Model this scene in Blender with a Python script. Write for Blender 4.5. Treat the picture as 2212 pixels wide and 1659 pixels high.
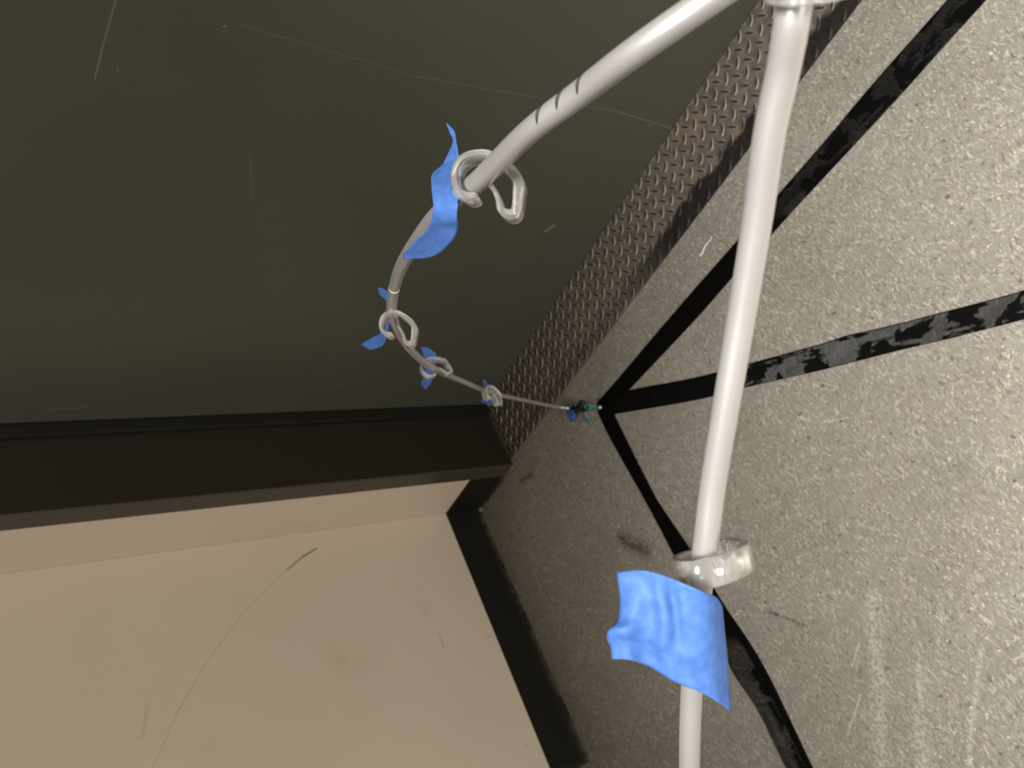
import bpy, bmesh, math, random
from mathutils import Vector, Matrix, noise
random.seed(7)
for o in list(bpy.data.objects): bpy.data.objects.remove(o)
SC = bpy.context.scene
COL = SC.collection

# ---------------------------------------------------------------- camera
CAM = Vector((0, 0, 1.2))
FPX = 1660.0
M = Matrix(((0.44389931, -0.39178224, -0.80589086),
            (0.64368249, 0.76509489, -0.01739737),
            (0.62339896, -0.51101515, 0.59180846)))      # world -> camera axes
MT = M.transposed()
cd = bpy.data.cameras.new('camera'); cam = bpy.data.objects.new('camera', cd); COL.objects.link(cam)
cam.matrix_world = Matrix.Translation(CAM) @ MT.to_4x4()
cd.sensor_width = 36; cd.lens = 36 * FPX / 2212; cd.clip_start = 0.01
cd.dof.use_dof = True; cd.dof.focus_distance = 0.45; cd.dof.aperture_fstop = 16
SC.camera = cam

# ---------------------------------------------------------------- light
SC.view_settings.view_transform = 'Standard'; SC.view_settings.look = 'None'
SC.view_settings.exposure = 0.0; SC.view_settings.gamma = 1; SC.view_settings.use_curve_mapping = False
wd = bpy.data.worlds.new('world'); SC.world = wd; wd.use_nodes = True
wd.node_tree.nodes['Background'].inputs[0].default_value = (1.0, 0.88, 0.74, 1)
wd.node_tree.nodes['Background'].inputs[1].default_value = 0.105

def area(name, loc, target, sx, sy, power, color):
    l = bpy.data.lights.new(name, 'AREA'); l.shape = 'RECTANGLE'; l.size = sx; l.size_y = sy
    l.energy = power; l.color = color
    o = bpy.data.objects.new(name, l); COL.objects.link(o); o.location = loc
    o.rotation_euler = (Vector(target) - Vector(loc)).to_track_quat('-Z', 'Y').to_euler()
    return o
l = area('ceiling_panel_light', (0.55, -0.50, 3.1), (0.25, -0.10, 0), 0.8, 0.5, 31, (1.0, 0.96, 0.90)); l.data.spread = math.radians(54)
area('wall_fill_light', (2.5, -2.6, 1.15), (-1.6, 0.6, 0.7), 1.2, 1.2, 150, (1.0, 0.89, 0.77))  # added fill, low and out of view, to brighten the beige walls

# ---------------------------------------------------------------- helpers
def ray(px, py):
    return MT @ Vector((px - 1106.0, 829.5 - py, -FPX))
def at(px, py, d):                 # the point seen at that place of the photo, d metres deep
    return CAM + ray(px, py) * (d / FPX)
def onplane(px, py, ax, val):
    r = ray(px, py); t = (val - CAM[ax]) / r[ax]; return CAM + r * t
def floor_at(px, py, z=0.0): return onplane(px, py, 2, z)

def setp(o, label=None, cat=None, group=None, kind=None):
    if label: o['label'] = label
    if cat: o['category'] = cat
    if group: o['group'] = group
    if kind: o['kind'] = kind
    return o
def empty(name, loc, label, cat, group=None):
    o = bpy.data.objects.new(name, None); COL.objects.link(o); o.location = loc; o.empty_display_size = .02
    return setp(o, label, cat, group)
def obj(name, verts, faces, mat, parent=None, smooth=False, origin=None):
    me = bpy.data.meshes.new(name)
    org = Vector(origin) if origin is not None else (parent.location.copy() if parent else Vector((0, 0, 0)))
    me.from_pydata([Vector(v) - org for v in verts], [], faces); me.validate()
    bm = bmesh.new(); bm.from_mesh(me); bmesh.ops.recalc_face_normals(bm, faces=bm.faces); bm.to_mesh(me); bm.free()
    me.materials.append(mat)
    o = bpy.data.objects.new(name, me); COL.objects.link(o)
    if parent:
        o.parent = parent
    else:
        o.location = org
    if smooth:
        for p in me.polygons: p.use_smooth = True
    return o
def box(x0, x1, y0, y1, z0, z1):
    v = [(x, y, z) for x in (x0, x1) for y in (y0, y1) for z in (z0, z1)]
    f = [(0, 1, 3, 2), (4, 6, 7, 5), (0, 4, 5, 1), (2, 3, 7, 6), (0, 2, 6, 4), (1, 5, 7, 3)]
    return v, f
def join(*parts):
    V, F = [], []
    for v, f in parts:
        n = len(V); V += list(v); F += [tuple(i + n for i in q) for q in f]
    return V, F
def bevel(o, w, seg=2):
    m = o.modifiers.new('bevel', 'BEVEL'); m.width = w; m.segments = seg; m.limit_method = 'ANGLE'
def spline(pts, n):                 # Catmull-Rom through points of any dimension, n steps per span
    P = [tuple(p) for p in pts]
    P = [tuple(2 * a - b for a, b in zip(P[0], P[1]))] + P + [tuple(2 * a - b for a, b in zip(P[-1], P[-2]))]
    out = []
    for i in range(1, len(P) - 2):
        for k in range(n):
            t = k / n
            out.append(tuple(0.5 * (2 * b + (c - a) * t + (2 * a - 5 * b + 4 * c - d) * t * t + (3 * b - a - 3 * c + d) * t ** 3)
                             for a, b, c, d in zip(P[i - 1], P[i], P[i + 1], P[i + 2])))
    out.append(P[-2]); return out
def tube(pts, rad, seg=20, caps=True):
    pts = [Vector(p) for p in pts]; n = len(pts)
    rad = rad if isinstance(rad, (list, tuple)) else [rad] * n
    V, F = [], []; nrm = None
    for i, p in enumerate(pts):
        t = (pts[min(i + 1, n - 1)] - pts[max(i - 1, 0)]).normalized()
        if nrm is None: nrm = t.orthogonal().normalized()
        nrm = (nrm - t * nrm.dot(t)).normalized(); b = t.cross(nrm)
        for k in range(seg):
            a = 2 * math.pi * k / seg
            V.append(p + (nrm * math.cos(a) + b * math.sin(a)) * rad[i])
    for i in range(n - 1):
        for k in range(seg):
            k2 = (k + 1) % seg
            F.append((i * seg + k, i * seg + k2, (i + 1) * seg + k2, (i + 1) * seg + k))
    if caps:
        F.append(tuple(range(seg))[::-1]); F.append(tuple((n - 1) * seg + k for k in range(seg)))
    return V, F
def patch(grid):                    # rows of points -> quads
    V = [p for r in grid for p in r]; m = len(grid[0]); F = []
    for i in range(len(grid) - 1):
        for j in range(m - 1):
            F.append((i * m + j, i * m + j + 1, (i + 1) * m + j + 1, (i + 1) * m + j))
    return V, F

# ---------------------------------------------------------------- materials
def mat(name, color=(.5, .5, .5), rough=.5, spec=.5, metal=0, trans=0, ior=1.45, coat=0):
    m = bpy.data.materials.new(name); m.use_nodes = True
    b = m.node_tree.nodes['Principled BSDF']
    b.inputs['Base Color'].default_value = (*color, 1); b.inputs['Roughness'].default_value = rough
    b.inputs['Specular IOR Level'].default_value = spec; b.inputs['Metallic'].default_value = metal
    b.inputs['Transmission Weight'].default_value = trans; b.inputs['IOR'].default_value = ior
    b.inputs['Coat Weight'].default_value = coat
    return m
class N:
    def __init__(s, m): s.m = m; s.t = m.node_tree; s.b = s.t.nodes['Principled BSDF']
    def n(s, ty, **k):
        x = s.t.nodes.new(ty)
        for a, v in k.items(): setattr(x, a, v)
        return x
    def put(s, sock, v):
        if isinstance(v, bpy.types.NodeSocket): s.t.links.new(v, sock)
        else:
            try: sock.default_value = v
            except Exception: sock.default_value = (*v, 1)
    def math(s, op, a, b=0.0, clamp=False):
        x = s.n('ShaderNodeMath', operation=op, use_clamp=clamp); s.put(x.inputs[0], a); s.put(x.inputs[1], b); return x.outputs[0]
    def vmath(s, op, a, b=(0, 0, 0)):
        x = s.n('ShaderNodeVectorMath', operation=op); s.put(x.inputs[0], a); s.put(x.inputs[1], b)
        return x.outputs['Value'] if op in ('DOT_PRODUCT', 'LENGTH', 'DISTANCE') else x.outputs[0]
    def pos(s): return s.n('ShaderNodeNewGeometry').outputs['Position']
    def mapping(s, v, rot=(0, 0, 0), sc=(1, 1, 1), loc=(0, 0, 0)):
        x = s.n('ShaderNodeMapping'); s.put(x.inputs[0], v); x.inputs['Rotation'].default_value = rot
        x.inputs['Scale'].default_value = sc; x.inputs['Location'].default_value = loc; return x.outputs[0]
    def noise(s, v, scale, detail=3, rough=.5, dist=0):
        x = s.n('ShaderNodeTexNoise'); s.put(x.inputs['Vector'], v); x.inputs['Scale'].default_value = scale
        x.inputs['Detail'].default_value = detail; x.inputs['Roughness'].default_value = rough
        x.inputs['Distortion'].default_value = dist; return x.outputs['Fac']
    def ramp(s, v, a, b, lo=0.0, hi=1.0):
        x = s.n('ShaderNodeMapRange', interpolation_type='SMOOTHSTEP'); s.put(x.inputs[0], v)
        x.inputs[1].default_value = a; x.inputs[2].default_value = b; x.inputs[3].default_value = lo; x.inputs[4].default_value = hi
        return x.outputs[0]
    def mix(s, f, a, b):
        x = s.n('ShaderNodeMix', data_type='RGBA'); s.put(x.inputs[0], f); s.put(x.inputs[6], a); s.put(x.inputs[7], b)
        return x.outputs[2]
    def seg(s, P, a, b, w, soft=.5):  # mask that is 1 on the line a-b (metres)
        a = Vector(a); b = Vector(b); ab = b - a
        pa = s.vmath('SUBTRACT', P, tuple(a))
        t = s.math('DIVIDE', s.vmath('DOT_PRODUCT', pa, tuple(ab)), ab.length_squared, clamp=True)
        x = s.n('ShaderNodeVectorMath', operation='SCALE'); x.inputs[0].default_value = tuple(ab); s.put(x.inputs['Scale'], t)
        d = s.vmath('DISTANCE', pa, x.outputs[0])
        return s.ramp(d, w * soft, w, 1.0, 0.0)
    def color(s, v): s.put(s.b.inputs['Base Color'], v)
    def bump(s, h, strength=.3, dist=.001):
        x = s.n('ShaderNodeBump'); x.inputs['Strength'].default_value = strength; x.inputs['Distance'].default_value = dist
        s.put(x.inputs['Height'], h); s.t.links.new(x.outputs[0], s.b.inputs['Normal'])

def floor_material():
    m = mat('mottled_floor_tile', rough=.42, spec=.45); n = N(m); P = n.pos()
    warp = n.noise(P, 22, 2); wv = n.n('ShaderNodeCombineXYZ'); n.put(wv.inputs[0], n.math('MULTIPLY', warp, .03)); n.put(wv.inputs[1], n.math('MULTIPLY', n.noise(P, 31, 2), .03))
    Q = n.vmath('ADD', P, wv.outputs[0])
    base = n.mix(n.ramp(n.noise(P, 5, 4, .6), .35, .65), (.185, .175, .148), (.245, .232, .200))
    base = n.mix(n.math('MULTIPLY', n.ramp(n.noise(P, 24, 3, .6), .45, .62), .45), base, (.225, .195, .165))
    base = n.mix(n.ramp(n.noise(P, 60, 4, .65), .3, .7), base, (.225, .215, .185))
    def flakes(rot, sc, lo, hi, k):
        v = n.mapping(Q, (0, 0, rot), sc, (k, k * 2, 0)); return n.ramp(n.noise(v, 1, 3, .6), lo, hi)
    l1 = flakes(.55, (250, 85, 1), .55, .64, 1.3); l2 = flakes(-.5, (270, 95, 1), .56, .65, 4.1); l3 = flakes(1.5, (210, 100, 1), .57, .66, 7.7)
    light = n.math('MAXIMUM', n.math('MAXIMUM', l1, l2), l3)
    light = n.math('MULTIPLY', light, n.ramp(n.noise(P, 38, 3, .6), .38, .6, .25, 1.0))
    base = n.mix(n.math('MULTIPLY', light, .8), base, (.44, .42, .365))
    d1 = flakes(.9, (240, 90, 1), .55, .66, 11.2); d2 = flakes(-.2, (200, 110, 1), .57, .67, 17.)
    base = n.mix(n.math('MULTIPLY', n.math('MAXIMUM', d1, d2), .75), base, (.125, .112, .092))
    sp = n.ramp(n.noise(P, 190, 1), .68, .73); base = n.mix(n.math('MULTIPLY', sp, .8), base, (.62, .56, .44))
    sk = n.ramp(n.noise(n.vmath('ADD', P, (3, 5, 0)), 75, 1), .70, .75); base = n.mix(n.math('MULTIPLY', sk, .7), base, (.07, .06, .05))
    # foot traffic grime, rubbed pale scuffs, dark smudges and one painted shade edge
    grime = n.ramp(n.noise(P, 2.6, 5, .6, .5), .48, .68)
    base = n.mix(n.math('MULTIPLY', grime, .25), base, (.15, .13, .105))
    scr = n.noise(n.mapping(P, (0, 0, -.98), (12, 900, 1)), 1, 4, .7)
    masks = None
    for a, b, w in (((1885, 1290), (1905, 1659), .022), ((1985, 1440), (1992, 1600), .008), ((2120, 1400), (2090, 1659), .006), ((1990, 1560), (1996, 1659), .02)):
        s_ = n.seg(P, floor_at(*a), floor_at(*b), w, .1); masks = s_ if masks is None else n.math('MAXIMUM', masks, s_)
    sc2 = n.math('MULTIPLY', masks, n.ramp(n.noise(P, 140, 4, .7), .42, .6))
    base = n.mix(n.math('MULTIPLY', sc2, .6), base, (.44, .42, .37))
    for a, b, w in (((2118, 1330), (2140, 1345), .003), ((1840, 1440), (1856, 1390), .0015), ((2190, 1425), (2212, 1415), .0015), ((1830, 1590), (1860, 1500), .0015), ((1780, 912), (1830, 903), .0012)):
        base = n.mix(n.math('MULTIPLY', n.seg(P, floor_at(*a), floor_at(*b), w), .5), base, (.5, .47, .41))
    for a, b, w in (((1660, 1320), (1740, 1352), .006), ((1128, 1040), (1148, 1024), .012), ((1345, 1165), (1395, 1190), .030), ((1425, 1120), (1490, 1190), .02)):  # dark smudges; the last paints a shadow edge beside the third tape
        mk = n.math('MULTIPLY', n.seg(P, floor_at(*a), floor_at(*b), w, 0), n.ramp(n.noise(P, 60 if w > .01 else 150, 3, .7), .25 if w > .01 else .42, .58))
        base = n.mix(n.math('MULTIPLY', mk, .85), base, (.035, .03, .025))
    for a, b in (((1500, 480), (1563, 526)), ((1563, 526), (1680, 618))):
        base = n.mix(n.math('MULTIPLY', n.seg(P, floor_at(*a), floor_at(*b), .0012), .5), base, (.08, .07, .055))
    n.color(base)
    n.put(n.b.inputs['Roughness'], n.ramp(n.noise(P, 9, 4), .3, .7, .34, .5))
    n.bump(n.noise(P, 260, 3), .12, .0006)
    return m
def door_material():
    m = mat('olive_door_paint', rough=.38, spec=.5); n = N(m); P = n.pos()
    c = n.mix(n.ramp(n.noise(P, 3, 3), .3, .7), (.057, .061, .046), (.063, .067, .051))
    Y = 1.0655
    def dp(px, py): return onplane(px, py, 1, Y)
    for a, b, w, k in (((510, 50), (900, 165), .0011, .16), ((900, 165), (1330, 240), .0011, .2), ((1330, 240), (1462, 280), .0012, .4), ((205, 170), (222, 100), .0016, .35),
                       ((222, 100), (250, 0), .0016, .3), ((1177, 500), (1197, 487), .004, .55), ((540, 330), (545, 430), .001, .2), ((483, 58), (488, 56), .0015, .6),
                       ((254, 151), (256, 153), .0012, .8), ((1400, 270), (1412, 270), .0012, .5), ((100, 885), (190, 880), .002, .25), ((733, 830), (737, 832), .0015, .4)):
        c = n.mix(n.math('MULTIPLY', n.seg(P, dp(*a), dp(*b), w, .3), k), c, (.26, .235, .18))
    n.color(c); n.bump(n.noise(P, 240, 2), .10, .0006); return m
def wall_material():
    m = mat('beige_wall_paint', rough=.5, spec=.35); n = N(m); P = n.pos()
    c = n.mix(n.ramp(n.noise(P, 2.2, 3), .3, .7), (.51, .445, .365), (.54, .475, .395))
    c = n.mix(n.ramp(n.noise(P, 6, 4), .62, .8), c, (.47, .395, .315))
    def wp(px, py): return onplane(px, py, 0, -1.625)
    for a, b, w, k in (((683, 1185), (655, 1202), .0035, .85), ((655, 1202), (620, 1231), .0028, .8), ((620, 1231), (520, 1330), .0012, .3), ((520, 1330), (440, 1440), .0012, .35), ((440, 1440), (380, 1545), .0014, .4), ((380, 1545), (330, 1659), .0012, .3),
                       ((946, 1366), (960, 1400), .002, .45), ((1052, 1376), (1061, 1374), .0015, .7), ((1137, 1608), (1139, 1610), .002, .7), ((320, 1520), (308, 1590), .004, .15), ((1022, 1600), (1024, 1610), .0015, .3)):
        c = n.mix(n.math('MULTIPLY', n.seg(P, wp(*a), wp(*b), w, .3), k), c, (.12, .10, .08))
    n.color(c); n.bump(n.noise(P, 130, 3), .12, .001); return m
def plate_material():
    m = mat('worn_diamond_steel', rough=.42, spec=.5, metal=.35); n = N(m); P = n.pos()
    sep = n.n('ShaderNodeSeparateXYZ'); n.put(sep.inputs[0], P)
    c = n.mix(n.ramp(n.noise(P, 55, 4, .6), .35, .65), (.135, .115, .095), (.21, .185, .155))
    c = n.mix(n.math('MULTIPLY', n.ramp(n.noise(P, 14, 4, .6), .55, .72), .6), c, (.30, .20, .12))      # rust bloom
    # tops of the raised lozenges keep old black paint
    c = n.mix(n.math('MULTIPLY', n.ramp(sep.outputs[2], .0046, .0052), .8), c, (.34, .305, .255))
    top = n.ramp(sep.outputs[2], .0059, .0061)
    c = n.mix(n.math('MULTIPLY', top, .93), c, (.018, .016, .013))
    # tar-like grime along the outer edge
    yy = n.math('ADD', sep.outputs[1], n.math('MULTIPLY', n.noise(P, 22, 3), .05))
    g = n.ramp(yy, .945, .960, 1, 0)
    edge = n.ramp(n.math('MULTIPLY', sep.outputs[0], 1.0), -.95, -.62)
    g = n.math('MULTIPLY', g, n.math('MAXIMUM', edge, .35))
    c = n.mix(g, c, (.016, .013, .012))
    n.color(c); n.put(n.b.inputs['Roughness'], n.ramp(n.noise(P, 60, 3), .3, .7, .32, .55))
    n.put(n.b.inputs['Metallic'], n.math('MULTIPLY', n.math('SUBTRACT', 1.0, n.math('MAXIMUM', g, top)), .35))
    n.bump(n.noise(P, 500, 3), .25, .0005); return m
def gaffer_material(start, strength, half=False):
    m = mat('black_cloth_tape', (.006, .006, .006), rough=.33, spec=.5); n = N(m)
    uv = n.n('ShaderNodeUVMap').outputs[0]
    w = n.n('ShaderNodeTexWave', wave_type='BANDS', bands_direction='X'); n.put(w.inputs[0], uv); w.inputs['Scale'].default_value = 130
    w2 = n.n('ShaderNodeTexWave', wave_type='BANDS', bands_direction='Y'); n.put(w2.inputs[0], uv); w2.inputs['Scale'].default_value = 150
    h = n.math('ADD', n.math('MULTIPLY', w.outputs['Fac'], .7), n.math('ADD', n.math('MULTIPLY', w2.outputs['Fac'], .3), n.math('MULTIPLY', n.noise(n.pos(), 160, 4), 1.2)))
    n.bump(h, .7, .0012)
    sheen = n.ramp(n.noise(n.mapping(uv, (0, 0, .5), (16, 34, 1)), 1, 4, .6, .8), .46, .50)  # the tape's sheen, painted as grey patches into its colour
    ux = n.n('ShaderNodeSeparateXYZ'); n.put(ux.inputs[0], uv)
    sheen = n.math('MULTIPLY', sheen, n.ramp(ux.outputs[0], start, start + .04, 0, strength))
    if half: sheen = n.math('MULTIPLY', sheen, n.ramp(ux.outputs[1], .030, .036, 1, 0))
    if half: sheen = n.math('MAXIMUM', sheen, n.math('MULTIPLY', n.math('MULTIPLY', n.ramp(ux.outputs[1], .018, .028, 1, 0), n.ramp(ux.outputs[0], start, start + .1)), .7))  # painted sheen kept to one side of the strip
    thr = n.ramp(n.noise(n.mapping(uv, (0, 0, .12), (900, 160, 1)), 1, 2, .6), .36, .66, .15, 1)
    crease = n.ramp(n.noise(n.mapping(uv, (0, 0, -.9), (240, 36, 1)), 1, 2, .5, 1.2), .56, .66)
    weave = n.math('ADD', n.math('MULTIPLY', thr, .62), n.math('MULTIPLY', crease, .7))
    n.color(n.mix(n.math('MULTIPLY', sheen, weave), (.0025, .0025, .0025), (.055, .055, .052)))
    n.put(n.b.inputs['Specular IOR Level'], n.math('ADD', .06, n.math('MULTIPLY', sheen, .6)))
    n.put(n.b.inputs['Roughness'], n.math('SUBTRACT', .6, n.math('MULTIPLY', sheen, .32)))
    return m
def blue_material():
    m = mat('blue_masking_tape', (.055, .20, .62), rough=.62, spec=.3); n = N(m); P = n.n('ShaderNodeTexCoord').outputs['Object']
    c = n.mix(n.ramp(n.noise(P, 260, 3), .35, .65), (.044, .115, .345), (.058, .138, .39)); n.color(c)
    n.bump(n.noise(n.mapping(P, (0, 0, .3), (900, 500, 900)), 1, 3), .25, .0003)
    return m
def tube_material():
    m = mat('frosted_grey_tubing', (.48, .47, .465), rough=.34, spec=.5, metal=.62); n = N(m)
    n.bump(n.noise(n.pos(), 700, 2), .12, .0002); return m
def hook_material():
    m = mat('clear_hook_plastic', (.94, .94, .93), rough=.10, spec=.7, trans=.90, ior=1.46, coat=.4); return m
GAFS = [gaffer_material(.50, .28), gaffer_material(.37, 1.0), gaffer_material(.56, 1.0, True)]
FLOOR, DOOR, WALL, PLATE = floor_material(), door_material(), wall_material(), plate_material()
BLUE, TUBE, CLEAR = blue_material(), tube_material(), hook_material()
JAMB = mat('dark_grey_frame_paint', (.044, .038, .030), rough=.36, spec=.45); n_ = N(JAMB); n_.bump(n_.noise(n_.pos(), 90, 3), .15, .0008)
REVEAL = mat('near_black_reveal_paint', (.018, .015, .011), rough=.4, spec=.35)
RUBBER = mat('black_rubber', (.010, .010, .008), rough=.42, spec=.35)
BASEB = mat('black_cove_base', (.008, .008, .0065), rough=.45, spec=.25)
n_ = N(BASEB); sx_ = n_.n('ShaderNodeSeparateXYZ'); n_.put(sx_.inputs[0], n_.pos())
n_.color(n_.mix(n_.math('MULTIPLY', n_.ramp(sx_.outputs[2], .001, .014, 1, 0), n_.ramp(n_.noise(n_.pos(), 40, 4), .35, .6)), (.010, .010, .008), (.055, .045, .036)))

# ---------------------------------------------------------------- the setting
def struct(o): return setp(o, kind='structure')
XJ, YD, YF, YW, XW, XF, YE = -1.40, 1.0655, .872, .878, -1.625, -1.455, .186
struct(obj('floor', *box(-3.2, 3.2, -3.0, 1.3, -.05, 0), FLOOR))
o = obj('door_1', *box(XJ + .014, .75, YD, YD + .045, .006, 2.1), DOOR, origin=(XJ, YD, 0)); struct(o); bevel(o, .002)
# frame: reveal, stop and face in one welded steel section
fr = obj('trim_1', *join(box(XF, XJ - .003, YF, YD + .15, 0, 2.2), box(XJ - .003, XJ + .012, YD + .047, YD + .15, 0, 2.2)), JAMB, origin=(XF, YF, 0)); struct(fr); bevel(fr, .0025)
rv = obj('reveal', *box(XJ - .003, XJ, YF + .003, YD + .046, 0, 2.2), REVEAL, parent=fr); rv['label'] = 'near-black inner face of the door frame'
gs = obj('door_seal', *box(XJ + .0005, XJ + .0125, YD - .030, YD + .040, .004, 2.1), RUBBER, parent=fr); bevel(gs, .002)
struct(obj('wall_back', *join(box(-3.2, XF - .0005, YW, YW + .25, 0, 2.6), box(XF, .85, YF + .02, YD + .2, 2.2, 2.6), box(.85, 3.2, YW, YW + .25, 0, 2.6)), WALL))
struct(obj('wall_left', *box(-3.2, XW, YE, YW - .0005, 0, 2.6), WALL))
# cove base: swept round the corners
def cove(path, name):
    prof = [(0, .104), (.0012, .1045), (.003, .103), (.0032, .03), (.004, .018), (.0065, .009), (.011, .0035), (.0125, .0008), (0, .0008)]
    V, F = [], []; P = [Vector((*p, 0)) for p in path]; n = len(P)
    for i, p in enumerate(P):
        t0 = (P[i] - P[i - 1]).normalized() if i else None
        t1 = (P[i + 1] - P[i]).normalized() if i < n - 1 else None
        n0 = Vector((t0.y, -t0.x, 0)) if t0 else None; n1 = Vector((t1.y, -t1.x, 0)) if t1 else None
        nn = n0 if n1 is None else n1 if n0 is None else (n0 + n1) / (1 + n0.dot(n1))
        for d, z in prof: V.append(p + nn * d + Vector((0, 0, z)))
    m = len(prof)
    for i in range(n - 1):
        for k in range(m):
            k2 = (k + 1) % m; F.append((i * m + k, i * m + k2, (i + 1) * m + k2, (i + 1) * m + k))
    F.append(tuple(range(m))); F.append(tuple((n - 1) * m + k for k in range(m)))
    return struct(obj(name, V, F, BASEB))
cove([(XF - .001, YW), (XW, YW), (XW, YE), (-3.1, YE)][::-1], 'baseboard_left')

# ---------------------------------------------------------------- diamond plate
PY0, PY1, PX0, PX1, PT = .886, YD + .055, XJ + .001, .84, .0045
V, F = box(PX0, PX1, PY0, PY1, .0005, PT)
def lozenge(cx, cy, ang, L=.0132, W=.0050, H=.0018):
    v, f = [], []; K = 12
    for lv, (s, z) in enumerate(((1.0, 0), (.92, .55), (.55, .95), (.47, 1.0))):
        for k in range(K):
            a = 2 * math.pi * k / K; ca, sa = math.cos(a), math.sin(a)
            u = L * ca * (s if lv < 1 else (.96, .86, .82)[lv - 1]); w = W * math.copysign(abs(sa) ** 1.5, sa) * s
            x = cx + u * math.cos(ang) - w * math.sin(ang); y = cy + u * math.sin(ang) + w * math.cos(ang)
            v.append((x, y, PT - .0001 + z * H))
    for lv in range(3):
        for k in range(K):
            k2 = (k + 1) % K; f.append((lv * K + k, lv * K + k2, lv * K + K + k2, lv * K + K + k))
    f.append(tuple(3 * K + k for k in range(K))); return v, f
parts = [(V, F)]
i = -40
while True:
    x = -.3713 + i * .03362; i += 1
    if x > PX1 - .02: break
    for j in range(-1, 6):
        for (xx, yy, a) in ((x, 1.0397 - j * .0322, math.radians(122)), (x + .0168, 1.0397 - .0155 - j * .0322, math.radians(46))):
            if PX0 + .008 < xx < PX1 and PY0 + .006 < yy < PY1 - .01: parts.append(lozenge(xx, yy, a))
pl = obj('threshold_plate', *join(*parts), PLATE, origin=(-.5, .97, 0), smooth=False)
setp(pl, 'timeworn steel diamond tread plate lying along the foot of the dark green door', 'threshold')

# ---------------------------------------------------------------- black tape strips on the floor
def strip(name, left, right, label, lift, seed, folds=(), n=7, cols=12):
    L = spline([floor_at(*p) for p in left], n * 3); R = spline([floor_at(*p) for p in right], n * 3)
    k = 160
    def res(Q, m):
        d = [0]
        for a, b in zip(Q, Q[1:]): d.append(d[-1] + (Vector(b) - Vector(a)).length)
        out = []; j = 0
        for i in range(m):
            s = d[-1] * i / (m - 1)
            while j < len(d) - 2 and d[j + 1] < s: j += 1
            t = (s - d[j]) / max(1e-9, d[j + 1] - d[j]); out.append(Vector(Q[j]).lerp(Vector(Q[j + 1]), min(1, t)))
        return out
    L = res(L, k); R = res(R, k); g = []; uv = []
    ln = 0
    for i in range(k):
        if i: ln += (L[i] - L[i - 1]).length
        row = []
        for j in range(cols + 1):
            t = j / cols; p = L[i].lerp(R[i], t); e = math.sin(math.pi * t) ** .5 if t not in (0, 1) else 0
            w = noise.fractal(Vector((p.x * 14 + seed, p.y * 30, seed)), 1.0, 2.0, 3)
            w2 = max(0, noise.noise(Vector((p.x * 32 + seed * 3, p.y * 18, 5.))))
            z = .0012 + lift * (.45 + .5 * w + .8 * w2) * (.25 + .75 * e)
            for (f0, f1, tt, hh) in folds:
                if f0 < i / k < f1: z += hh * math.exp(-((t - tt) / .16) ** 2) * math.sin(math.pi * (i / k - f0) / (f1 - f0)) ** .5
            row.append(Vector((p.x, p.y, max(.0008, z)))); uv.append((ln, t * .045))
        g.append(row)
    V, F = patch(g)
    nb = len(V); V2 = [Vector((v.x, v.y, .0002)) for v in V]; m = cols + 1
    rim = [j for j in range(m)] + [i * m + cols for i in range(1, k)] + [(k - 1) * m + j for j in range(cols - 1, -1, -1)] + [i * m for i in range(k - 2, 0, -1)]
    F2 = [tuple(nb + q for q in f[::-1]) for f in F] + [(a, b, nb + b, nb + a) for a, b in zip(rim, rim[1:] + rim[:1])]
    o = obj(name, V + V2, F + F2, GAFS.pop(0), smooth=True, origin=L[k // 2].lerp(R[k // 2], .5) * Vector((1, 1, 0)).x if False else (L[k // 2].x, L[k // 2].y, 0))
    me = o.data; ul = me.uv_layers.new(name='uv')
    for lp in me.loops: ul.data[lp.index].uv = uv[lp.vertex_index % nb]
    setp(o, label, 'tape'); return o
strip('floor_tape', [(1291, 860), (1307, 851), (1457, 675), (1579, 536), (1673, 430), (1771, 318), (1890, 177), (2015, 36), (2160, -130)],
      [(1322, 885), (1361, 841), (1505, 688), (1568, 616), (1658, 517), (1740, 427), (1926, 227), (2043, 97), (2240, -120)],
      'black cloth tape strip running to the upper right corner, parallel to the steel plate', .0014, 3.1, folds=((.52, .6, .7, .003),))
strip('floor_tape', [(1294, 868), (1361, 843), (1500, 816), (1612, 787), (1712, 760), (1780, 741), (1829, 725), (1870, 716), (1950, 697), (2019, 679), (2120, 653), (2212, 627), (2330, 590)],
      [(1300, 898), (1326, 895), (1500, 865), (1612, 837), (1700, 817), (1802, 793), (1951, 755), (2030, 737), (2100, 719), (2212, 690), (2330, 655)],
      'wrinkled shiny black tape strip running right to the middle of the right edge', .0030, 9.4, folds=((.36, .42, .4, .003), (.50, .56, .3, .004), (.66, .80, .6, .004)))
strip('floor_tape', [(1292, 866), (1293, 892), (1326, 960), (1399, 1090), (1461, 1208), (1573, 1432), (1637, 1533), (1699, 1659), (1770, 1800)],
      [(1325, 880), (1330, 900), (1359, 960), (1408, 1057), (1430, 1095), (1500, 1200), (1562, 1302), (1650, 1438), (1757, 1659), (1830, 1800)],
      'creased black tape strip running down to the bottom edge behind the blue tape', .0022, 15.7, folds=((.62, 1.0, .25, .005),))

# pale paint chip mark on the floor near the plate
a, b = floor_at(1538, 510), floor_at(1512, 552); dr = (b - a); nn = Vector((-dr.y, dr.x, 0)).normalized()
pts = [a + dr * t + nn * (.0012 * math.sin(t * 9)) for t in [i / 14 for i in range(15)]]
grid = [[p + nn * s * (.0009 + .0016 * i / 14) * (1 + .3 * math.sin(i * 2.3)) + Vector((0, 0, z)) for s, z in ((-1, .0003), (-.5, .0012), (.5, .0012), (1, .0003))] for i, p in enumerate(pts)]
V, F = patch(grid)
setp(obj('paint_drip', V, F, mat('dried_white_paint', (.62, .60, .55), .5), origin=a), 'thin dried white paint drip on the floor beside the steel plate', 'paint mark')

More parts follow.
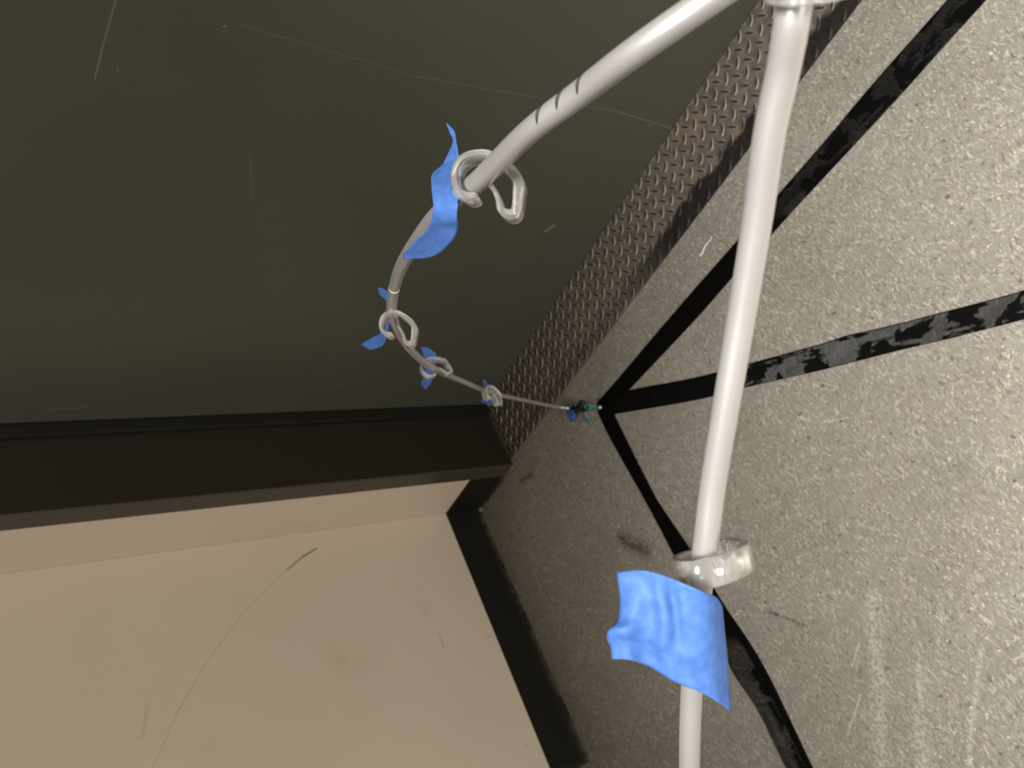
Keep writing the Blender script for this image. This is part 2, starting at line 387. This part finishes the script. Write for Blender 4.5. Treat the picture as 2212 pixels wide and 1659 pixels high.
# ---------------------------------------------------------------- tubing
# (px, py, depth, apparent width in px)
TA = [(1229, 882, 1.80, 7.2), (1198, 878, 1.78, 7.5), (1130, 864, 1.60, 9), (1060, 848, 1.36, 10.5), (1000, 824, 1.16, 12), (935, 795, .95, 14), (893, 762, .83, 16), (864, 725, .74, 18.5),
      (850, 690, .68, 21.5), (846, 660, .64, 23.5), (853, 616, .58, 25), (872, 565, .51, 29), (925, 488, .42, 37), (972, 440, .375, 42), (1035, 390, .335, 46), (1140, 287, .286, 52), (1250, 204, .262, 57), (1380, 106, .236, 64),
      (1550, -12, .222, 67), (1680, -100, .225, 66), (1800, -190, .23, 65)]
tp = spline([(*at(x, y, d), w * d / FPX / 2) for x, y, d, w in TA], 10)
tr = empty('plastic_tube', at(1240, 884, 1.80), 'long grey plastic tube curving past the dark door down to the floor', 'tube')
obj('tube_body', *tube([p[:3] for p in tp], [p[3] for p in tp], 28), TUBE, parent=tr, smooth=True)
# slits cut in the tube and the joint line
DARKM = mat('slit_shadow', (.012, .014, .013), .6)
bpy.context.view_layer.update()
def ring_arc(center_px, a0, a1, r_t, width, m, name, skew=0.0, tpath=tp, parent=tr, label=None):
    best = min(range(1, len(tpath) - 1), key=lambda i: (proj(tpath[i][:3]) - Vector(center_px)).length)
    p = Vector(tpath[best][:3]); t = (Vector(tpath[best + 1][:3]) - Vector(tpath[best - 1][:3])).normalized(); r = tpath[best][3]
    view = (CAM - p).normalized(); e1 = (view - t * view.dot(t)).normalized(); e2 = t.cross(e1)
    K = 14; path = []; rr = []
    for i in range(K + 1):
        s = i / K; a = math.radians(a0 + (a1 - a0) * s)
        path.append(p + (e1 * math.cos(a) + e2 * math.sin(a)) * r * r_t + t * skew * (s - .5))
        rr.append(width * (.25 + .75 * math.sin(math.pi * s)))
    o = obj(name, *tube(path, rr, 8), m, parent=parent, smooth=True)
    if label: o['label'] = label
    return o
def proj(p):
    q = M @ (Vector(p) - CAM); return Vector((1106 + FPX * q.x / -q.z, 829.5 - FPX * q.y / -q.z))
for c in ((1180, 236), (1219, 204), (1259, 170)):
    ring_arc(c, -2, -95, .985, .0008, DARKM, 'slit', skew=.0045, label='dark slit cut across the tube')
ring_arc((849, 622), -80, 80, 1.0, .00035, mat('pale_joint', (.8, .8, .78), .3), 'joint_ring', label='thin pale joint ring')

TB = [(1722, -62, .190, 78), (1712, 36, .193, 77), (1690, 160, .203, 73.5), (1662, 290, .213, 70), (1635, 480, .228, 65), (1602, 680, .243, 62), (1568, 880, .256, 58.5), (1540, 1050, .268, 56), (1524, 1180, .276, 54.5),
      (1514, 1260, .284, 52), (1503, 1370, .298, 49.5), (1494, 1500, .314, 47), (1490, 1607, .325, 45.5), (1488, 1800, .35, 42)]
tq = spline([(*at(x, y, d), w * d / FPX / 2) for x, y, d, w in TB], 8)
tb = empty('plastic_tube', at(1488, 1800, .35), 'thick silvery straight tube in the foreground crossing the picture from top to bottom', 'tube')
obj('tube_body', *tube([p[:3] for p in tq], [p[3] for p in tq], 32), TUBE, parent=tb, smooth=True)

# ---------------------------------------------------------------- clear hooks
K_ = .0460
PROF = [(1262, 838), (1205, 838), (1135, 800), (1088, 730), (1072, 650), (1082, 560), (1125, 480), (1200, 432), (1300, 418), (1400, 436), (1485, 492), (1560, 552), (1632, 628), (1682, 712),
        (1690, 750), (1680, 860), (1668, 975), (1640, 1030), (1580, 1030), (1520, 985), (1502, 900), (1462, 800), (1400, 712)]
PT_T = [1.7, 1.8, 1.7, 1.6, 1.6, 1.6, 1.6, 1.6, 1.5, 1.6, 1.8, 2.0, 2.2, 2.3, 2.2, 2.0, 1.8, 1.8, 1.8, 1.5, 1.2, 1.1, 1.0]
def hook_mesh():
    pts = spline([((x - 1240) * K_ / 1000, -(y - 640) * K_ / 1000, t / 1000) for (x, y), t in zip(PROF, PT_T)], 4)
    n = len(pts); A, B = [], []
    for i, (x, y, t) in enumerate(pts):
        x0, y0, _ = pts[max(0, i - 1)]; x1, y1, _ = pts[min(n - 1, i + 1)]
        d = Vector((x1 - x0, y1 - y0)).normalized(); nr = Vector((-d.y, d.x))
        A.append(Vector((x, y)) + nr * t); B.append(Vector((x, y)) - nr * t)
    def cap(c, r, d, m=5):      # round end
        a0 = math.atan2(d.y, d.x)
        return [c + Vector((math.cos(a0 + math.pi / 2 - math.pi * k / (m + 1)), math.sin(a0 + math.pi / 2 - math.pi * k / (m + 1)))) * r for k in range(1, m + 1)]
    s, e = Vector(pts[0][:2]), Vector(pts[-1][:2])
    ds = (s - Vector(pts[1][:2])).normalized(); de = (e - Vector(pts[-2][:2])).normalized()
    loop = A + cap(e, pts[-1][2], de) + B[::-1] + cap(s, pts[0][2], ds)
    zs = [(0.0, 0.00045), (-.0006, 0), (-.0104, 0), (-.011, .0005)]
    m = len(loop); V, F = [], []
    # front to back rings; the rim is slightly drawn in so the edges catch light
    cx = []
    for z, ins in zs:
        for i, p in enumerate(loop):
            a = loop[i - 1]; b = loop[(i + 1) % m]; d = (b - a)
            nr = Vector((-d.y, d.x)).normalized() if d.length > 1e-9 else Vector((0, 0))
            q = p - nr * ins; V.append((q.x, q.y, z))
    for r in range(len(zs) - 1):
        for k in range(m):
            k2 = (k + 1) % m; F.append((r * m + k, r * m + k2, (r + 1) * m + k2, (r + 1) * m + k))
    # end faces as quads between A and B plus caps
    na = len(A)
    for off in (0, (len(zs) - 1) * m):
        for i in range(na - 1): F.append((off + i, off + i + 1, off + m - 5 - 1 - (i + 1), off + m - 5 - 1 - i))
        F.append(tuple([off + na - 1] + [off + na + k for k in range(5)] + [off + na + 5]))
        F.append(tuple([off + m - 6] + [off + m - 5 + k for k in range(5)] + [off]))
    return V, F
hv, hf = hook_mesh()
def hook(px, py, d, roll, label, tx=0, ty=0, scale=1.0, first=[None]):
    if first[0] is None:
        o = obj('cord_hook', hv, hf, CLEAR, smooth=True); first[0] = o
        m = o.modifiers.new('edges', 'EDGE_SPLIT'); m.split_angle = math.radians(50)
    else:
        o = first[0].copy(); COL.objects.link(o)
    r = ray(px, py).normalized(); z = -r; up = MT @ Vector((0, 1, 0)); x = up.cross(z).normalized(); y = z.cross(x)
    B = Matrix((x, y, z)).transposed()
    R_ = B @ Matrix.Rotation(math.radians(tx), 3, 'X') @ Matrix.Rotation(math.radians(ty), 3, 'Y') @ Matrix.Rotation(math.radians(roll), 3, 'Z')
    o.matrix_world = Matrix.Translation(at(px, py, d)) @ R_.to_4x4() @ Matrix.Scale(scale, 4)
    return setp(o, label, 'hook', 'clear hooks along the tube')
def c2(x, y): return (740 + x / 4.424, 240 + y / 4.424)
def c3(x, y): return (740 + x / 5.53, 580 + y / 5.53)
def c4(x, y): return (1260 + x / 3.078, 1120 + y / 3.078)
def c1(x, y): return (900 + x / 3.687, 640 + y / 3.687)
hook(*c2(1225, 610), .333, 0, 'clear plastic hook beside the longest blue tape strip, high on the dark door', tx=-22, ty=-15)
hook(*c3(558, 650), .635, -2, 'clear plastic hook where the tube bends, left of the other small hooks', tx=-22, ty=-15)
hook(*c3(1035, 1195), .95, 40, 'small clear plastic hook, middle of the three small ones below the bend', tx=-15, ty=10, scale=1.1)
hook(*c3(1770, 1480), 1.22, 12, 'smallest clear plastic hook, right where the door meets the steel plate', tx=-20, ty=42, scale=1.05)
hook(*c4(785, 425), .276, -14, 'clear plastic hook on the foreground tube above the big blue tape', tx=104, ty=12, scale=.92)
hook(1722, -12, .190, 4, 'clear plastic hook cut off by the top edge of the picture', tx=104, ty=-4, scale=.92)

# ---------------------------------------------------------------- blue tape pieces
def ribbon(name, left, right, label, wob=.0006, seed=0, n=8, cols=10, bow=0.0):
    L = spline([at(*p) for p in left], n); R = spline([at(*p) for p in right], n); g = []
    for i in range(len(L)):
        row = []
        for j in range(cols + 1):
            t = j / cols; p = Vector(L[i]).lerp(Vector(R[i]), t); v = (CAM - p).normalized()
            w = noise.noise(p * 55 + Vector((seed, 0, 0)))
            row.append(p + v * (wob * w + bow * math.sin(math.pi * t)))
        g.append(row)
    V, F = patch(g)
    o = obj(name, V, F, BLUE, smooth=True, origin=V[len(V) // 2])
    s = o.modifiers.new('thickness', 'SOLIDIFY'); s.thickness = .00018; s.offset = 0
    return setp(o, label, 'tape')
Lq = [(990, 118, .375), (1030, 220, .372), (1055, 290, .370), (1010, 400, .378), (950, 510, .382), (858, 600, .374), (850, 720, .364), (866, 900, .360), (852, 1020, .364), (800, 1140, .378), (700, 1230, .395), (640, 1310, .41), (578, 1355, .425)]
Rq = [(1005, 122, .374), (1070, 195, .369), (1085, 290, .366), (1100, 370, .366), (1112, 450, .368), (1120, 600, .362), (1112, 760, .355), (1100, 900, .351), (1094, 1040, .356), (1108, 1105, .362), (1045, 1245, .376), (860, 1395, .402), (585, 1415, .428)]
ribbon('blue_tape', [(*c2(x, y), d) for x, y, d in Lq], [(*c2(x, y), d) for x, y, d in Rq], 'long twisted strip of blue masking tape behind the highest hook on the door', .0012, 1)
Lq = [(420, 228, .700), (440, 310, .70), (525, 400, .69), (500, 560, .69), (450, 760, .70), (330, 835, .71), (210, 912, .72)]
Rq = [(470, 232, .695), (548, 290, .69), (570, 400, .685), (560, 620, .685), (522, 825, .69), (470, 925, .70), (330, 978, .715)]
ribbon('blue_tape', [(*c3(x, y), d) for x, y, d in Lq], [(*c3(x, y), d) for x, y, d in Rq], 'blue masking tape with leaf shaped end behind the hook at the tube bend', .0012, 2)
Lq = [(935, 940, 1.010), (958, 1040, 1.010), (972, 1150, 1.005), (975, 1270, 1.005), (950, 1340, 1.015), (936, 1385, 1.025), (985, 1440, 1.030)]
Rq = [(1010, 940, 1.005), (1115, 1022, 1.000), (1115, 1120, 0.995), (1095, 1260, 1.000), (1070, 1340, 1.010), (1040, 1390, 1.020), (993, 1447, 1.030)]
ribbon('blue_tape', [(*c3(x, y), d) for x, y, d in Lq], [(*c3(x, y), d) for x, y, d in Rq], 'small blue masking tape piece behind the middle small hook', .002, 3)
Lq = [(1683, 1322, 1.430), (1690, 1400, 1.430), (1725, 1500, 1.420), (1690, 1545, 1.430), (1645, 1578, 1.440), (1700, 1615, 1.440), (1750, 1640, 1.440)]
Rq = [(1695, 1328, 1.430), (1735, 1380, 1.425), (1785, 1490, 1.415), (1790, 1540, 1.415), (1785, 1580, 1.420), (1778, 1610, 1.430), (1765, 1640, 1.440)]
ribbon('blue_tape', [(*c3(x, y), d) for x, y, d in Lq], [(*c3(x, y), d) for x, y, d in Rq], 'small pointed blue masking tape piece behind the smallest hook at the plate', .002, 4)
# the big foreground piece: Coons patch between four torn edges
def coons(top, bot, lef, rig, n=36):
    def rs(pts, m):
        Q = spline(pts, 12); d = [0]
        for a, b in zip(Q, Q[1:]): d.append(d[-1] + math.dist(a[:2], b[:2]))
        out = []; j = 0
        for i in range(m):
            s = d[-1] * i / (m - 1)
            while j < len(d) - 2 and d[j + 1] < s: j += 1
            t = min(1, (s - d[j]) / max(1e-9, d[j + 1] - d[j])); out.append([a + (b - a) * t for a, b in zip(Q[j], Q[j + 1])])
        return out
    T, B, L, R = (rs(q, n) for q in (top, bot, lef, rig)); g = []
    for i in range(n):
        v = i / (n - 1); row = []
        for j in range(n):
            u = j / (n - 1)
            row.append([(1 - v) * T[j][k] + v * B[j][k] + (1 - u) * L[i][k] + u * R[i][k] - ((1 - u) * (1 - v) * T[0][k] + u * (1 - v) * T[-1][k] + (1 - u) * v * B[0][k] + u * v * B[-1][k]) for k in range(3)])
        g.append(row)
    return g
top = [(220, 357, .272), (380, 345, .264), (520, 375, .260), (660, 430, .258), (780, 480, .259), (880, 520, .264), (925, 585, .268)]
bot = [(188, 935, .272), (300, 940, .268), (430, 980, .274), (560, 1060, .270), (650, 1105, .268), (780, 1155, .272), (900, 1225, .276), (988, 1285, .282)]
lef = [(220, 357, .272), (242, 520, .270), (235, 660, .268), (168, 745, .266), (158, 800, .270), (182, 860, .272), (188, 935, .272)]
rig = [(925, 585, .268), (938, 720, .272), (955, 880, .274), (968, 1020, .278), (976, 1140, .280), (988, 1285, .282)]
g = coons(top, bot, lef, rig)
rows = []
for i, r in enumerate(g):
    row = []
    for j, (x, y, d) in enumerate(r):
        u, v = j / 35, i / 35
        # soft folds running down the piece
        dd = d - .0028 * math.exp(-((u - .33 - .12 * v) / .07) ** 2) * math.sin(math.pi * min(1, v * 1.1)) + .0022 * math.exp(-((u - .47 - .10 * v) / .05) ** 2) \
             - .0022 * math.exp(-((u - .75) / .12) ** 2) + .0012 * noise.noise(Vector((u * 6, v * 5, 2.))) + .004 * max(0, u - .86) / .14
        row.append(at(*c4(x, y), dd))
    rows.append(row)
V, F = patch(rows)
o = obj('blue_tape', V, F, BLUE, smooth=True, origin=V[len(V) // 2]); s = o.modifiers.new('thickness', 'SOLIDIFY'); s.thickness = .00018; s.offset = 0
setp(o, 'large crumpled piece of pale blue masking tape hanging on the foreground tube', 'tape')

# ---------------------------------------------------------------- what is tied to the tube end at the tape corner
def fl3(x, y, z): return floor_at(*c1(x, y), z)
Lq = [(1195, 858), (1192, 890), (1198, 930), (1203, 965), (1225, 1000)]; Rq = [(1235, 862), (1240, 895), (1262, 935), (1262, 970), (1242, 1003)]
def flat(name, L, R, z0, label):
    LL = spline([fl3(x, y, z0 + .004 * (i % 2)) for i, (x, y) in enumerate(L)], 6); RR = spline([fl3(x, y, z0 + .002 + .004 * ((i + 1) % 2)) for i, (x, y) in enumerate(R)], 6)
    V, F = patch([[Vector(a).lerp(Vector(b), t / 5) for t in range(6)] for a, b in zip(LL, RR)])
    o = obj(name, V, F, BLUE, smooth=True, origin=V[0]); s = o.modifiers.new('thickness', 'SOLIDIFY'); s.thickness = .0003
    return setp(o, label, 'tape')
flat('blue_tape', Lq, Rq, .012, 'tiny blue masking tape scrap near the end of the tube on the floor')
BLK = mat('black_cord', (.008, .008, .009), .5); TEAL = mat('teal_cord', (.06, .22, .20), .55)
kn = empty('black_cord_tie', floor_at(*c1(1290, 900), 0), 'knotted black cord tying the tube end to the tape corner on the floor', 'cord')
def cord(pts, r, m, name, parent=None):
    P = spline([fl3(x, y, z) for x, y, z in pts], 8); return obj(name, *tube(P, r, 10), m, parent=parent, smooth=True, origin=None if parent else P[0])
cord([(1195, 890, .012), (1240, 900, .014), (1275, 880, .016), (1310, 838, .018), (1330, 870, .014), (1338, 915, .010), (1300, 905, .012), (1265, 925, .012), (1225, 915, .010)], .0034, BLK, 'loop', kn)
cord([(1200, 880, .010), (1250, 885, .012), (1300, 900, .012), (1350, 905, .012), (1400, 880, .008), (1445, 880, .006)], .0030, BLK, 'strand', kn)
cord([(1262, 930, .012), (1290, 905, .018), (1320, 850, .018), (1340, 880, .012)], .0026, BLK, 'strand', kn)
o = cord([(1340, 900, .010), (1350, 868, .012), (1385, 862, .014), (1390, 885, .012), (1360, 905, .010), (1345, 930, .008), (1365, 970, .006), (1385, 998, .005), (1402, 1015, .004)], .0034, TEAL, 'teal_cord')
setp(o, 'short teal cord with curled tail knotted beside the black cord', 'cord')
o = cord([(1372, 880, .012), (1400, 872, .012), (1430, 880, .008), (1445, 890, .007)], .0038, TEAL, 'teal_cord')
setp(o, 'teal cord stub between the curled teal cord and the metal bead', 'cord')
bm = bmesh.new(); bmesh.ops.create_uvsphere(bm, u_segments=20, v_segments=12, radius=.0052)
me = bpy.data.meshes.new('metal_bead'); bm.to_mesh(me); bm.free(); me.materials.append(mat('bead_metal', (.62, .60, .55), .25, metal=.8))
for p in me.polygons: p.use_smooth = True
o = bpy.data.objects.new('metal_bead', me); COL.objects.link(o); o.location = fl3(1460, 885, .0072)
setp(o, 'tiny shiny metal bead at the corner where the black tapes meet', 'bead')

# dirt lumps of old caulk at the base corners
CAULK = mat('dirty_caulk', (.16, .13, .10), .8)
def lump(px, py, r, label, sd):
    bm = bmesh.new(); bmesh.ops.create_icosphere(bm, subdivisions=3, radius=r)
    for v in bm.verts: v.co *= 1 + .45 * noise.noise(v.co / r * 1.6 + Vector((sd, 0, 0))); v.co.z *= .6
    me = bpy.data.meshes.new('caulk_blob'); bm.to_mesh(me); bm.free(); me.materials.append(CAULK)
    o = bpy.data.objects.new('caulk_blob', me); COL.objects.link(o); p = floor_at(px, py); o.location = (p.x, p.y, r * .5); setp(o, label, 'caulk')
lump(1084, 1028, .007, 'dirty caulk lump at the foot of the door frame', 1)
lump(1040, 1100, .008, 'dirty caulk lump in the inner corner of the black base', 5)
lump(1251, 1622, .008, 'dirty caulk lump at the outer corner of the black base, bottom of picture', 9)
